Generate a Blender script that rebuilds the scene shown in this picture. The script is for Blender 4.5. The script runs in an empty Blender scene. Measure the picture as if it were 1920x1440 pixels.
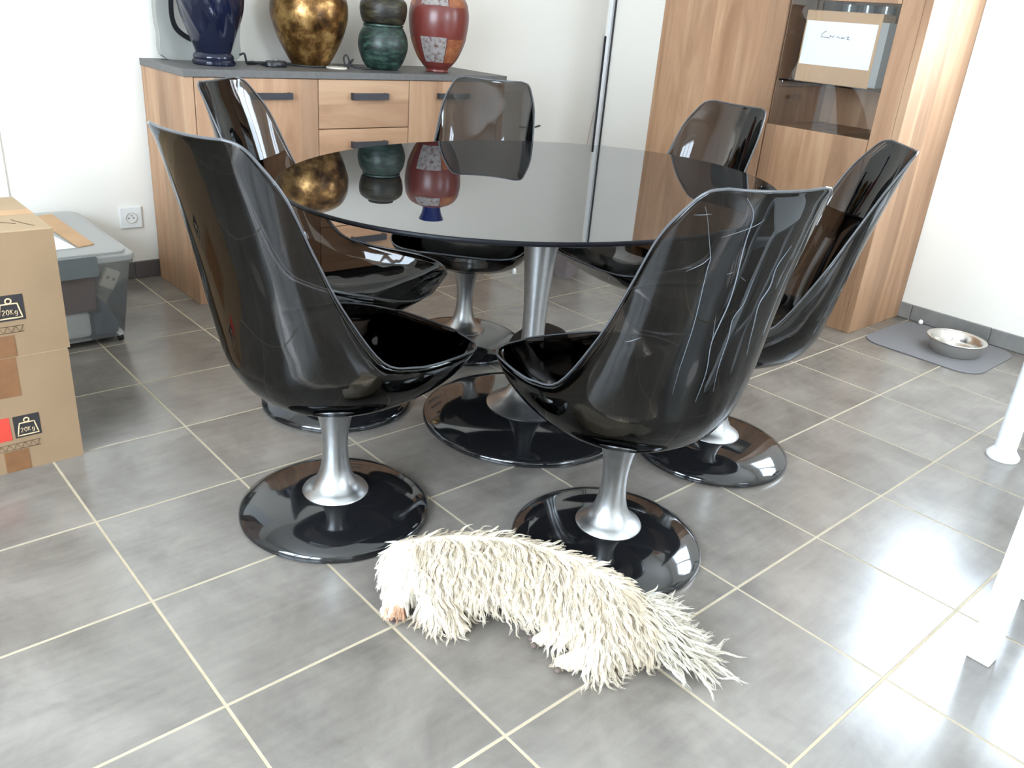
import bpy, bmesh, math, random
import numpy as np
from mathutils import Vector, Matrix

random.seed(7)
rng = np.random.default_rng(7)
PI = math.pi
scene = bpy.context.scene
col = scene.collection

# ------------------------------------------------------------------ camera, world, daylight, exposure
T = 1.0 / 3.0                                   # floor tile pitch in metres
cam_d = bpy.data.cameras.new('camera')
cam = bpy.data.objects.new('camera', cam_d)
col.objects.link(cam)
scene.camera = cam
cam_d.sensor_width = 36.0
cam_d.lens = 1561.73 / 1920.0 * 36.0
cam_d.clip_start = 0.02
c_right = Vector((0.74761834, -0.65946696, 0.07855026))
c_fwd = Vector((0.62818754, 0.6638137, -0.40587164))
c_up = c_right.cross(c_fwd)
cm = Matrix((c_right, c_up, -c_fwd)).transposed().to_4x4()
cm.translation = Vector((-1.20886458 * T, -5.16248338 * T, 3.29013186 * T))
cam.matrix_world = cm

XR, YB, XL, YF, ZC = 3.29, 1.675, -1.80, -3.70, 2.50        # room: right, back, left, front walls, ceiling
BASE_H = 0.068
WIN = {                                                    # window openings: (lo, hi, z0, z1) along the wall
    'right': (-1.95, -0.49, 1.00, 2.10),
    'left': (-2.45, -0.10, 0.50, 2.15),
    'front': (0.95, 1.95, 1.00, 2.10),  # added unseen opening, placed for sideboard light and chair highlights
}

world = bpy.data.worlds.new('world')
scene.world = world
world.use_nodes = True
wb = world.node_tree.nodes['Background']
wb.inputs['Color'].default_value = (0.72, 0.86, 1.0, 1)
wb.inputs['Strength'].default_value = 20.0


def daylight(name, loc, rot, sx, sy):
    """a portal in a window opening: guides the sampling of the sky seen through it"""
    d = bpy.data.lights.new(name, 'AREA')
    d.shape = 'RECTANGLE'
    d.size, d.size_y = sx, sy
    d.cycles.is_portal = True
    o = bpy.data.objects.new(name, d)
    col.objects.link(o)
    o.location = loc
    o.rotation_euler = rot
    return o


a = WIN['right']
daylight('daylight_right', (XR + 0.12, (a[0] + a[1]) / 2, (a[2] + a[3]) / 2), (0, PI / 2, 0), a[3] - a[2], a[1] - a[0])
a = WIN['left']
daylight('daylight_left', (XL - 0.12, (a[0] + a[1]) / 2, (a[2] + a[3]) / 2), (0, -PI / 2, 0), a[3] - a[2], a[1] - a[0])
a = WIN['front']
daylight('daylight_added', ((a[0] + a[1]) / 2, YF - 0.12, (a[2] + a[3]) / 2), (PI / 2, 0, 0), a[1] - a[0], a[3] - a[2])

scene.view_settings.view_transform = 'Standard'
scene.view_settings.look = 'None'
scene.view_settings.gamma = 1.0
scene.view_settings.use_curve_mapping = False
scene.view_settings.exposure = 0.30
scene.cycles.use_denoising = True
scene.cycles.max_bounces = 12
scene.cycles.transparent_max_bounces = 24
scene.cycles.sample_clamp_indirect = 8.0

# ------------------------------------------------------------------ materials
MATS = {}


def s2l(c):
    return tuple((x / 255 / 12.92) if x / 255 <= 0.04045 else ((x / 255 + 0.055) / 1.055) ** 2.4 for x in c)


def new_mat(name):
    m = bpy.data.materials.new(name)
    m.use_nodes = True
    nt = m.node_tree
    b = nt.nodes['Principled BSDF']
    MATS[name] = m
    return m, nt, b


def plain(name, rgb, rough=0.5, metal=0.0, ior=1.5, noise=0.0, nscale=20.0, bump=0.0, spec=0.5, coat=0.0):
    m, nt, b = new_mat(name)
    b.inputs['Base Color'].default_value = (*rgb, 1)
    b.inputs['Roughness'].default_value = rough
    b.inputs['Metallic'].default_value = metal
    b.inputs['IOR'].default_value = ior
    b.inputs['Specular IOR Level'].default_value = spec
    b.inputs['Coat Weight'].default_value = coat
    if noise or bump:
        tc = nt.nodes.new('ShaderNodeTexCoord')
        n = nt.nodes.new('ShaderNodeTexNoise')
        n.inputs['Scale'].default_value = nscale
        n.inputs['Detail'].default_value = 4
        nt.links.new(tc.outputs['Object'], n.inputs['Vector'])
        if noise:
            r = nt.nodes.new('ShaderNodeValToRGB')
            r.color_ramp.elements[0].position = 0.3
            r.color_ramp.elements[1].position = 0.7
            r.color_ramp.elements[0].color = (*[x * (1 - noise) for x in rgb], 1)
            r.color_ramp.elements[1].color = (*[min(1, x * (1 + noise)) for x in rgb], 1)
            nt.links.new(n.outputs['Fac'], r.inputs['Fac'])
            nt.links.new(r.outputs['Color'], b.inputs['Base Color'])
        if bump:
            bp = nt.nodes.new('ShaderNodeBump')
            bp.inputs['Strength'].default_value = bump
            bp.inputs['Distance'].default_value = 0.002
            nt.links.new(n.outputs['Fac'], bp.inputs['Height'])
            nt.links.new(bp.outputs['Normal'], b.inputs['Normal'])
    return m


def wood(name, grain, c_dark, c_mid, c_light, plank=0.0, plank_axis=0, rough=0.55):
    """procedural timber; grain = axis index along which the fibres run; plank = board width across plank_axis"""
    m, nt, b = new_mat(name)
    N, L = nt.nodes, nt.links
    tc = N.new('ShaderNodeTexCoord')
    mp = N.new('ShaderNodeMapping')
    sc = [11.0, 11.0, 11.0]
    sc[grain] = 1.5
    mp.inputs['Scale'].default_value = sc
    L.new(tc.outputs['Object'], mp.inputs['Vector'])
    vec = mp.outputs['Vector']
    tone = None
    if plank:
        sx = N.new('ShaderNodeSeparateXYZ')
        L.new(tc.outputs['Object'], sx.inputs['Vector'])
        dv = N.new('ShaderNodeMath'); dv.operation = 'DIVIDE'; dv.inputs[1].default_value = plank
        L.new(sx.outputs[plank_axis], dv.inputs[0])
        fl = N.new('ShaderNodeMath'); fl.operation = 'FLOOR'
        L.new(dv.outputs[0], fl.inputs[0])
        wn = N.new('ShaderNodeTexWhiteNoise'); wn.noise_dimensions = '1D'
        L.new(fl.outputs[0], wn.inputs['W'])
        ad = N.new('ShaderNodeVectorMath'); ad.operation = 'MULTIPLY_ADD'
        ad.inputs[1].default_value = (9, 9, 9)
        L.new(wn.outputs['Color'], ad.inputs[0])
        L.new(mp.outputs['Vector'], ad.inputs[2])
        vec = ad.outputs[0]
        tone = wn.outputs['Value']
    n1 = N.new('ShaderNodeTexNoise')
    n1.inputs['Scale'].default_value = 1.0; n1.inputs['Detail'].default_value = 6; n1.inputs['Roughness'].default_value = 0.6
    n1.inputs['Distortion'].default_value = 0.6
    L.new(vec, n1.inputs['Vector'])
    rp = N.new('ShaderNodeValToRGB')
    e = rp.color_ramp.elements
    e[0].position, e[1].position = 0.28, 0.74
    e[0].color, e[1].color = (*c_dark, 1), (*c_light, 1)
    k = rp.color_ramp.elements.new(0.5); k.color = (*c_mid, 1)
    L.new(n1.outputs['Fac'], rp.inputs['Fac'])
    out = rp.outputs['Color']
    if tone is not None:
        mx = N.new('ShaderNodeMix'); mx.data_type = 'RGBA'; mx.blend_type = 'MULTIPLY'
        mx.inputs['Factor'].default_value = 1.0
        mr = N.new('ShaderNodeMapRange'); mr.inputs['To Min'].default_value = 0.80; mr.inputs['To Max'].default_value = 1.12
        L.new(tone, mr.inputs['Value'])
        L.new(out, mx.inputs['A']); L.new(mr.outputs[0], mx.inputs['B'])
        out = mx.outputs['Result']
    L.new(out, b.inputs['Base Color'])
    b.inputs['Roughness'].default_value = rough
    n2 = N.new('ShaderNodeTexNoise'); n2.inputs['Scale'].default_value = 6.0; n2.inputs['Detail'].default_value = 3
    L.new(vec, n2.inputs['Vector'])
    bp = N.new('ShaderNodeBump'); bp.inputs['Strength'].default_value = 0.12; bp.inputs['Distance'].default_value = 0.002
    L.new(n2.outputs['Fac'], bp.inputs['Height']); L.new(bp.outputs['Normal'], b.inputs['Normal'])
    return m


def sheet(name, tint, ior=1.5, rough=0.0, wob=0.0, refl=1.0, haze=None):
    """thin tinted transparent plastic or glass: tinted straight-through light plus a Fresnel reflection"""
    m = bpy.data.materials.new(name)
    m.use_nodes = True
    nt = m.node_tree
    nt.nodes.clear()
    N, L = nt.nodes, nt.links
    out = N.new('ShaderNodeOutputMaterial')
    tr = N.new('ShaderNodeBsdfTransparent'); tr.inputs['Color'].default_value = (*tint, 1)
    gl = N.new('ShaderNodeBsdfGlossy'); gl.inputs['Roughness'].default_value = rough
    fr = N.new('ShaderNodeFresnel'); fr.inputs['IOR'].default_value = ior
    mx = N.new('ShaderNodeMixShader')
    if wob:
        tc = N.new('ShaderNodeTexCoord')
        mp = N.new('ShaderNodeMapping'); mp.inputs['Scale'].default_value = (9, 9, 2.2)
        n = N.new('ShaderNodeTexNoise'); n.inputs['Scale'].default_value = 1.0; n.inputs['Detail'].default_value = 1
        bp = N.new('ShaderNodeBump'); bp.inputs['Strength'].default_value = wob; bp.inputs['Distance'].default_value = 0.02
        L.new(tc.outputs['Object'], mp.inputs['Vector']); L.new(mp.outputs[0], n.inputs['Vector'])
        L.new(n.outputs['Fac'], bp.inputs['Height']); L.new(bp.outputs['Normal'], gl.inputs['Normal'])
    base = tr.outputs[0]
    if haze:
        df = N.new('ShaderNodeBsdfTranslucent'); df.inputs['Color'].default_value = (*haze[0], 1)
        dd = N.new('ShaderNodeBsdfDiffuse'); dd.inputs['Color'].default_value = (*haze[0], 1)
        m1 = N.new('ShaderNodeMixShader'); m1.inputs[0].default_value = 0.5
        L.new(df.outputs[0], m1.inputs[1]); L.new(dd.outputs[0], m1.inputs[2])
        m2 = N.new('ShaderNodeMixShader'); m2.inputs[0].default_value = haze[1]
        L.new(base, m2.inputs[1]); L.new(m1.outputs[0], m2.inputs[2])
        base = m2.outputs[0]
    sc = N.new('ShaderNodeMath'); sc.operation = 'MULTIPLY'; sc.inputs[1].default_value = refl
    L.new(fr.outputs[0], sc.inputs[0]); L.new(sc.outputs[0], mx.inputs[0])
    L.new(base, mx.inputs[1]); L.new(gl.outputs[0], mx.inputs[2])
    L.new(mx.outputs[0], out.inputs['Surface'])
    MATS[name] = m
    return m


def tile_mat(name, lo, hi, rough0, rough1, scale=5.0):
    m, nt, b = new_mat(name)
    N, L = nt.nodes, nt.links
    tc = N.new('ShaderNodeTexCoord')
    oi = N.new('ShaderNodeObjectInfo')
    ad = N.new('ShaderNodeVectorMath'); ad.operation = 'ADD'
    mu = N.new('ShaderNodeMath'); mu.operation = 'MULTIPLY'; mu.inputs[1].default_value = 57.0
    L.new(oi.outputs['Random'], mu.inputs[0])
    L.new(tc.outputs['Object'], ad.inputs[0]); L.new(mu.outputs[0], ad.inputs[1])
    n = N.new('ShaderNodeTexNoise'); n.inputs['Scale'].default_value = scale; n.inputs['Detail'].default_value = 7; n.inputs['Roughness'].default_value = 0.62
    n.inputs['Distortion'].default_value = 0.4
    L.new(ad.outputs[0], n.inputs['Vector'])
    mp = N.new('ShaderNodeMapping'); mp.inputs['Scale'].default_value = (7, 60, 20)
    L.new(ad.outputs[0], mp.inputs['Vector'])
    n2 = N.new('ShaderNodeTexNoise'); n2.inputs['Scale'].default_value = 1.0; n2.inputs['Detail'].default_value = 4
    L.new(mp.outputs[0], n2.inputs['Vector'])
    mxv = N.new('ShaderNodeMix'); mxv.inputs['Factor'].default_value = 0.18
    L.new(n.outputs['Fac'], mxv.inputs['A']); L.new(n2.outputs['Fac'], mxv.inputs['B'])
    r = N.new('ShaderNodeValToRGB')
    r.color_ramp.elements[0].position, r.color_ramp.elements[1].position = 0.32, 0.68
    r.color_ramp.elements[0].color, r.color_ramp.elements[1].color = (*lo, 1), (*hi, 1)
    L.new(mxv.outputs['Result'], r.inputs['Fac'])
    L.new(r.outputs['Color'], b.inputs['Base Color'])
    b.inputs['Roughness'].default_value = (rough0 + rough1) / 2
    b.inputs['IOR'].default_value = 1.65
    bp = N.new('ShaderNodeBump'); bp.inputs['Strength'].default_value = 0.02; bp.inputs['Distance'].default_value = 0.002
    L.new(mxv.outputs['Result'], bp.inputs['Height']); L.new(bp.outputs['Normal'], b.inputs['Normal'])
    return m


plain('wall_paint', (0.87, 0.825, 0.755), 0.75, bump=0.08, nscale=120)
plain('ceiling_paint', (0.88, 0.85, 0.79), 0.8, bump=0.05, nscale=90)
plain('grout', s2l((172, 158, 134)), 0.85, noise=0.08, nscale=25)
tile_mat('floor_tile', s2l((101, 95, 89)), s2l((136, 129, 121)), 0.20, 0.24)
tile_mat('skirting_tile', s2l((72, 66, 66)), s2l((92, 86, 84)), 0.35, 0.5)
tile_mat('skirting_tile_grey', s2l((112, 110, 108)), s2l((140, 137, 134)), 0.3, 0.45)
WD = (s2l((138, 102, 74)), s2l((164, 126, 96)), s2l((184, 150, 118)))
wood('wood_vertical', 2, *WD, plank=0.11, plank_axis=0)
wood('wood_vertical_y', 2, *WD, plank=0.13, plank_axis=1)
wood('wood_horizontal', 0, *WD, plank=0.09, plank_axis=2)
plain('slate_top', s2l((92, 89, 87)), 0.45, noise=0.12, nscale=60)
plain('black_metal', s2l((45, 44, 48)), 0.4)
plain('dark_gap', (0.02, 0.02, 0.02), 0.8)
sheet('smoked_acrylic', (0.385, 0.366, 0.355), 1.50, 0.0, wob=0.22)
plain('acrylic_rim', (0.07, 0.07, 0.074), 0.16, ior=1.5)
plain('base_black', (0.008, 0.008, 0.009), 0.07, ior=1.55, coat=0.3)
plain('table_glass', (0.006, 0.006, 0.007), 0.0, ior=3.3)
plain('glass_edge', (0.006, 0.006, 0.008), 0.4, spec=0.12)
m = plain('aluminium', (0.47, 0.475, 0.48), 0.33, metal=1.0, noise=0.06, nscale=60)
plain('steel', (0.66, 0.64, 0.60), 0.22, metal=1.0)
plain('rubber_black', (0.012, 0.012, 0.012), 0.6)
plain('cardboard', s2l((138, 112, 84)), 0.8, noise=0.06, nscale=9, bump=0.1)
plain('cardboard_pale', s2l((164, 139, 108)), 0.8, noise=0.05, nscale=9)
plain('cardboard_dark', s2l((186, 148, 110)), 0.8, noise=0.06, nscale=14)
plain('packing_tape', s2l((120, 82, 52)), 0.3, noise=0.12, nscale=30)
plain('print_black', s2l((38, 34, 34)), 0.7)
plain('print_red', s2l((190, 58, 42)), 0.7)
plain('print_cream', s2l((206, 178, 140)), 0.8)
plain('print_ink', s2l((92, 72, 52)), 0.8)
plain('paper_white', (0.88, 0.88, 0.88), 0.8)
plain('ink_blue', s2l((70, 70, 90)), 0.7)
sheet('tub_plastic', (0.93, 0.94, 0.93), 1.45, 0.15, haze=((0.88, 0.90, 0.89), 0.22))
sheet('tub_lid_plastic', (0.93, 0.94, 0.93), 1.45, 0.2, haze=((0.93, 0.93, 0.90), 0.60))
plain('tub_lid', (0.72, 0.73, 0.70), 0.45)
plain('latch_grey', s2l((108, 112, 112)), 0.45)
plain('cloth_maroon', s2l((112, 78, 74)), 0.9, noise=0.15, nscale=30)
plain('cloth_navy', s2l((88, 100, 116)), 0.9, noise=0.15, nscale=30)
plain('plastic_white', (0.82, 0.82, 0.80), 0.35)
plain('plastic_beige', s2l((206, 196, 182)), 0.5)
plain('socket_hole', s2l((120, 112, 106)), 0.7)
plain('mat_grey', s2l((116, 114, 116)), 0.85, noise=0.05, nscale=200, bump=0.2)
plain('bin_grey', s2l((118, 108, 108)), 0.7, noise=0.08, nscale=40)
plain('cushion_brown', s2l((44, 34, 30)), 0.95, noise=0.3, nscale=60, bump=0.6)
plain('stool_white', (0.86, 0.87, 0.88), 0.35)
plain('frame_white', (0.85, 0.85, 0.85), 0.35)
plain('silver_frame', s2l((150, 149, 143)), 0.4)
plain('plastic_black', (0.015, 0.015, 0.017), 0.35)
plain('vase_blue', s2l((19, 23, 42)), 0.12, noise=0.15, nscale=9)
plain('vase_blue_glass', s2l((12, 32, 92)), 0.08)
plain('vase_red', s2l((104, 46, 40)), 0.28, noise=0.06, nscale=12)
plain('cabinet_inside', s2l((150, 120, 98)), 0.6, noise=0.1, nscale=8)
sheet('pane', (0.985, 0.988, 0.985), 1.5, 0.0)
sheet('glassware', (0.86, 0.90, 0.90), 1.6, 0.02, haze=((0.8, 0.84, 0.84), 0.2))
plain('cord_black', (0.018, 0.017, 0.018), 0.5)
plain('cord_pink', s2l((206, 178, 168)), 0.6)
plain('scratch_glint_pale', s2l((104, 108, 114)), 0.5)  # shared by the scratches and the painted reflection streaks
plain('fur_body', (0.70, 0.60, 0.48), 0.9, noise=0.1, nscale=40)
plain('paw_pad', s2l((92, 78, 70)), 0.7)
plain('nose_brown', s2l((70, 48, 42)), 0.45)
plain('recess_shade', (0.72, 0.73, 0.73), 0.55)  # grey that carries the shading of the wall recess


def two_tone(name, ca, cb, cc, scale, rough, metal=0.0, stretch=(1, 1, 1), bump=0.3):
    m, nt, b = new_mat(name)
    N, L = nt.nodes, nt.links
    tc = N.new('ShaderNodeTexCoord'); mp = N.new('ShaderNodeMapping'); mp.inputs['Scale'].default_value = stretch
    n = N.new('ShaderNodeTexNoise'); n.inputs['Scale'].default_value = scale; n.inputs['Detail'].default_value = 8; n.inputs['Roughness'].default_value = 0.65
    L.new(tc.outputs['Object'], mp.inputs['Vector']); L.new(mp.outputs[0], n.inputs['Vector'])
    r = N.new('ShaderNodeValToRGB')
    r.color_ramp.elements[0].position, r.color_ramp.elements[1].position = 0.36, 0.64
    r.color_ramp.elements[0].color, r.color_ramp.elements[1].color = (*ca, 1), (*cc, 1)
    k = r.color_ramp.elements.new(0.5); k.color = (*cb, 1)
    L.new(n.outputs['Fac'], r.inputs['Fac']); L.new(r.outputs['Color'], b.inputs['Base Color'])
    b.inputs['Roughness'].default_value = rough; b.inputs['Metallic'].default_value = metal
    bp = N.new('ShaderNodeBump'); bp.inputs['Strength'].default_value = bump; bp.inputs['Distance'].default_value = 0.003
    L.new(n.outputs['Fac'], bp.inputs['Height']); L.new(bp.outputs['Normal'], b.inputs['Normal'])
    return m


two_tone('vase_gold', s2l((58, 38, 22)), s2l((116, 82, 42)), s2l((186, 146, 90)), 14, 0.30, 0.7)
two_tone('jar_green', s2l((20, 30, 29)), s2l((30, 46, 41)), s2l((58, 82, 70)), 22, 0.35, 0.0, (1, 1, 2.5), 0.5)
two_tone('pot_olive', s2l((22, 20, 16)), s2l((38, 34, 24)), s2l((70, 64, 44)), 18, 0.4, 0.2, (1, 1, 5), 0.5)
two_tone('patch_grey', s2l((92, 52, 46)), s2l((136, 128, 125)), s2l((148, 142, 138)), 60, 0.4, 0.0, (1, 1, 1), 0.1)
two_tone('patch_orange', s2l((118, 64, 40)), s2l((138, 80, 50)), s2l((152, 96, 64)), 40, 0.4, 0.0, (1, 1, 1), 0.1)

# fur: colour from a vertex colour layer (coat colour of each lock)
m, nt, b = new_mat('fur')
at_ = nt.nodes.new('ShaderNodeAttribute'); at_.attribute_name = 'coat'
nt.links.new(at_.outputs['Color'], b.inputs['Base Color'])
b.inputs['Roughness'].default_value = 0.75
b.inputs['Specular IOR Level'].default_value = 0.25
b.inputs['Subsurface Weight'].default_value = 0.0

# ------------------------------------------------------------------ geometry helpers


def link(name, me, mat, parent=None, smooth=False):
    if mat is not None:
        me.materials.append(MATS[mat])
    if smooth:
        me.polygons.foreach_set('use_smooth', [True] * len(me.polygons))
    o = bpy.data.objects.new(name, me)
    col.objects.link(o)
    if parent is not None:
        o.parent = parent
    return o


def mesh(name, verts, faces, mat, parent=None, smooth=False):
    me = bpy.data.meshes.new(name)
    me.from_pydata([tuple(v) for v in verts], [], [tuple(f) for f in faces])
    me.update()
    return link(name, me, mat, parent, smooth)


def tag(o, label, cat, group=None, kind=None):
    o['label'] = label
    o['category'] = cat
    if group:
        o['group'] = group
    if kind:
        o['kind'] = kind
    return o


def thing(name, label, cat, loc=(0, 0, 0), rz=0.0, group=None):
    o = bpy.data.objects.new(name, None)
    o.empty_display_size = 0.05
    col.objects.link(o)
    o.location = loc
    o.rotation_euler = (0, 0, rz)
    return tag(o, label, cat, group)


def struct(o):
    o['kind'] = 'structure'
    return o


def box_me(name, lo, hi, bevel=0.0, seg=2):
    bm = bmesh.new()
    bmesh.ops.create_cube(bm, size=1.0)
    for v in bm.verts:
        v.co = Vector([lo[k] + (v.co[k] + 0.5) * (hi[k] - lo[k]) for k in range(3)])
    if bevel > 0:
        bmesh.ops.bevel(bm, geom=bm.edges[:], offset=bevel, segments=seg, affect='EDGES', profile=0.5)
    bmesh.ops.recalc_face_normals(bm, faces=bm.faces[:])
    me = bpy.data.meshes.new(name)
    bm.to_mesh(me)
    bm.free()
    return me


def box(name, lo, hi, mat, parent=None, bevel=0.0, seg=2):
    return link(name, box_me(name, lo, hi, bevel, seg), mat, parent)


def boxes(name, lst, mat, parent=None):
    """several boxes of ONE piece joined into one mesh"""
    V, F = [], []
    for lo, hi in lst:
        k = len(V)
        for z in (lo[2], hi[2]):
            for (x, y) in ((lo[0], lo[1]), (hi[0], lo[1]), (hi[0], hi[1]), (lo[0], hi[1])):
                V.append((x, y, z))
        F += [(k + 3, k + 2, k + 1, k), (k + 4, k + 5, k + 6, k + 7)]
        for q in range(4):
            F.append((k + q, k + (q + 1) % 4, k + 4 + (q + 1) % 4, k + 4 + q))
    return mesh(name, V, F, mat, parent)


def lathe(name, prof, mat, parent=None, n=48, center=(0, 0, 0), twist=None, cap=True, squash=(1, 1)):
    """prof: list of (r, z) from bottom to top; twist(theta, z, r) -> r"""
    V, F = [], []
    for (r, z) in prof:
        for k in range(n):
            th = 2 * PI * k / n
            rr = twist(th, z, r) if twist else r
            V.append((center[0] + rr * math.cos(th) * squash[0], center[1] + rr * math.sin(th) * squash[1], center[2] + z))
    for i in range(len(prof) - 1):
        for k in range(n):
            F.append((i * n + k, i * n + (k + 1) % n, (i + 1) * n + (k + 1) % n, (i + 1) * n + k))
    if cap:
        F.append(tuple(reversed(range(n))))
        F.append(tuple(range((len(prof) - 1) * n, len(prof) * n)))
    o = mesh(name, V, F, mat, parent, True)
    md = o.modifiers.new('edge', 'EDGE_SPLIT')
    md.split_angle = math.radians(40)
    return o


def catmull(P, n=8, closed=False):
    P = np.asarray(P, float)
    if closed:
        Q = np.vstack([P[-1], P, P[0], P[1]])
    else:
        Q = np.vstack([2 * P[0] - P[1], P, 2 * P[-1] - P[-2]])
    out = []
    for i in range(1, len(Q) - 2):
        a, b, c, d = Q[i - 1:i + 3]
        for t in np.arange(n) / n:
            out.append(0.5 * (2 * b + (c - a) * t + (2 * a - 5 * b + 4 * c - d) * t * t + (3 * b - a - 3 * c + d) * t ** 3))
    if not closed:
        out.append(Q[-2])
    return np.array(out)


def tube(name, pts, r, mat, parent=None, n=8, closed=False, taper=None, flat=None):
    pts = np.asarray(pts, float)
    m = len(pts)
    tan = np.roll(pts, -1, 0) - np.roll(pts, 1, 0)
    if not closed:
        tan[0], tan[-1] = pts[1] - pts[0], pts[-1] - pts[-2]
    tan /= np.linalg.norm(tan, axis=1, keepdims=True) + 1e-12
    up = np.array([0.0, 0, 1]) if abs(tan[0][2]) < 0.9 else np.array([1.0, 0, 0])
    V, F = [], []
    u = np.cross(tan[0], up); u /= np.linalg.norm(u)
    for i in range(m):
        u = u - tan[i] * (u @ tan[i]); u /= np.linalg.norm(u) + 1e-12
        w = np.cross(tan[i], u)
        rr = r if taper is None else r * taper(i / (m - 1))
        for k in range(n):
            th = 2 * PI * k / n
            V.append(pts[i] + rr * (math.cos(th) * u + math.sin(th) * w))
    for i in range(m if closed else m - 1):
        j = (i + 1) % m
        for k in range(n):
            F.append((i * n + k, i * n + (k + 1) % n, j * n + (k + 1) % n, j * n + k))
    if not closed:
        F.append(tuple(reversed(range(n))))
        F.append(tuple(range((m - 1) * n, m * n)))
    return mesh(name, V, F, mat, parent, True)


def prism(name, poly, z0, z1, mat, parent=None, plane='xy', bevel=0.0):
    """extrude a polygon; plane 'xy' -> along z, 'xz' -> along y, 'yz' -> along x"""
    def P(u, v, w):
        return {'xy': (u, v, w), 'xz': (u, w, v), 'yz': (w, u, v)}[plane]
    n = len(poly)
    V = [P(u, v, z0) for u, v in poly] + [P(u, v, z1) for u, v in poly]
    F = [tuple(reversed(range(n))), tuple(range(n, 2 * n))] + [(k, (k + 1) % n, n + (k + 1) % n, n + k) for k in range(n)]
    o = mesh(name, V, F, mat, parent)
    bm = bmesh.new(); bm.from_mesh(o.data)
    bmesh.ops.recalc_face_normals(bm, faces=bm.faces[:])
    bm.to_mesh(o.data); bm.free()
    if bevel:
        md = o.modifiers.new('bevel', 'BEVEL'); md.width = bevel; md.segments = 2; md.limit_method = 'ANGLE'
    return o


def rrect(x0, y0, x1, y1, r, n=6):
    out = []
    for cx, cy, a0 in ((x1 - r, y1 - r, 0), (x0 + r, y1 - r, 90), (x0 + r, y0 + r, 180), (x1 - r, y0 + r, 270)):
        for k in range(n + 1):
            t = math.radians(a0 + 90 * k / n)
            out.append((cx + r * math.cos(t), cy + r * math.sin(t)))
    return out


# ------------------------------------------------------------------ the room
WT = 0.20


def wall_with_hole(name, axis, pos, lo, hi, sgn, hole):
    """wall slab outside pos, along axis, with one rectangular opening"""
    a, b, z0, z1 = hole
    p0, p1 = (pos, pos + WT * sgn) if sgn > 0 else (pos + WT * sgn, pos)
    cells = [(lo, a, 0, ZC), (b, hi, 0, ZC), (a, b, 0, z0), (a, b, z1, ZC)]
    L_ = []
    for (u0, u1, w0, w1) in cells:
        if axis == 'y':
            L_.append(((p0, u0, w0), (p1, u1, w1)))
        else:
            L_.append(((u0, p0, w0), (u1, p1, w1)))
    return struct(boxes(name, L_, 'wall_paint'))


struct(box('wall_back', (XL - WT, YB, 0), (XR + WT, YB + WT, ZC), 'wall_paint'))
wall_with_hole('wall_right', 'y', XR, YF, YB, 1, WIN['right'])
wall_with_hole('wall_left', 'y', XL, YF, YB, -1, WIN['left'])
wall_with_hole('wall_front', 'x', YF, XL - WT, XR + WT, -1, WIN['front'])
struct(box('ceiling', (XL - WT, YF - WT, ZC), (XR + WT, YB + WT, ZC + 0.15), 'ceiling_paint'))

# floor: a grout bed with every tile laid on it
floor = struct(box('floor', (XL - WT, YF - WT, -0.06), (XR + WT, YB + WT, -0.0007), 'grout'))
GAP = 0.0028
tile_cache = {}
i0, i1 = math.floor(XL / T), math.ceil(XR / T)
j0, j1 = math.floor(YF / T), math.ceil(YB / T)
for i in range(i0, i1):
    for j in range(j0, j1):
        x0, x1 = max(i * T + GAP, XL), min((i + 1) * T - GAP, XR)
        y0, y1 = max(j * T + GAP, YF), min((j + 1) * T - GAP, YB)
        if x1 - x0 < 0.01 or y1 - y0 < 0.01:
            continue
        cx, cy = (x0 + x1) / 2, (y0 + y1) / 2
        key = (round(x1 - x0, 4), round(y1 - y0, 4))
        if key not in tile_cache:
            hx, hy, e = key[0] / 2, key[1] / 2, 0.0006
            V = [(-hx, -hy, -0.006), (hx, -hy, -0.006), (hx, hy, -0.006), (-hx, hy, -0.006),
                 (-hx, -hy, -e), (hx, -hy, -e), (hx, hy, -e), (-hx, hy, -e),
                 (-hx + e, -hy + e, 0), (hx - e, -hy + e, 0), (hx - e, hy - e, 0), (-hx + e, hy - e, 0)]
            F = [(8, 9, 10, 11)]
            for q in range(4):
                r = (q + 1) % 4
                F += [(q, r, r + 4, q + 4), (q + 4, r + 4, r + 8, q + 8)]
            me = bpy.data.meshes.new('tile')
            me.from_pydata(V, [], F); me.materials.append(MATS['floor_tile']); me.update()
            tile_cache[key] = me
        o = bpy.data.objects.new('tile', tile_cache[key])
        col.objects.link(o); o.parent = floor; o.location = (cx, cy, 0)


def skirting(name, axis, pos, lo, hi, sgn, mat):
    root = bpy.data.objects.new(name, None); col.objects.link(root); struct(root)
    u = lo
    k0 = math.floor(lo / T)
    edges = [lo] + [k * T for k in range(k0 + 1, math.ceil(hi / T))] + [hi]
    for a, b in zip(edges[:-1], edges[1:]):
        if b - a < 0.02:
            continue
        a2, b2 = a + 0.0015, b - 0.0015
        d0, d1 = (pos - 0.011, pos) if sgn < 0 else (pos, pos + 0.011)
        if axis == 'x':
            box('skirting_tile', (a2, d0, 0.001), (b2, d1, BASE_H), mat, root, 0.002, 1)
        else:
            box('skirting_tile', (d0, a2, 0.001), (d1, b2, BASE_H), mat, root, 0.002, 1)
    return root


skirting('baseboard_back', 'x', YB, 0.30, XR - 0.012, -1, 'skirting_tile')
skirting('baseboard_right', 'y', XR, -3.6, YB, -1, 'skirting_tile_grey')


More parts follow.
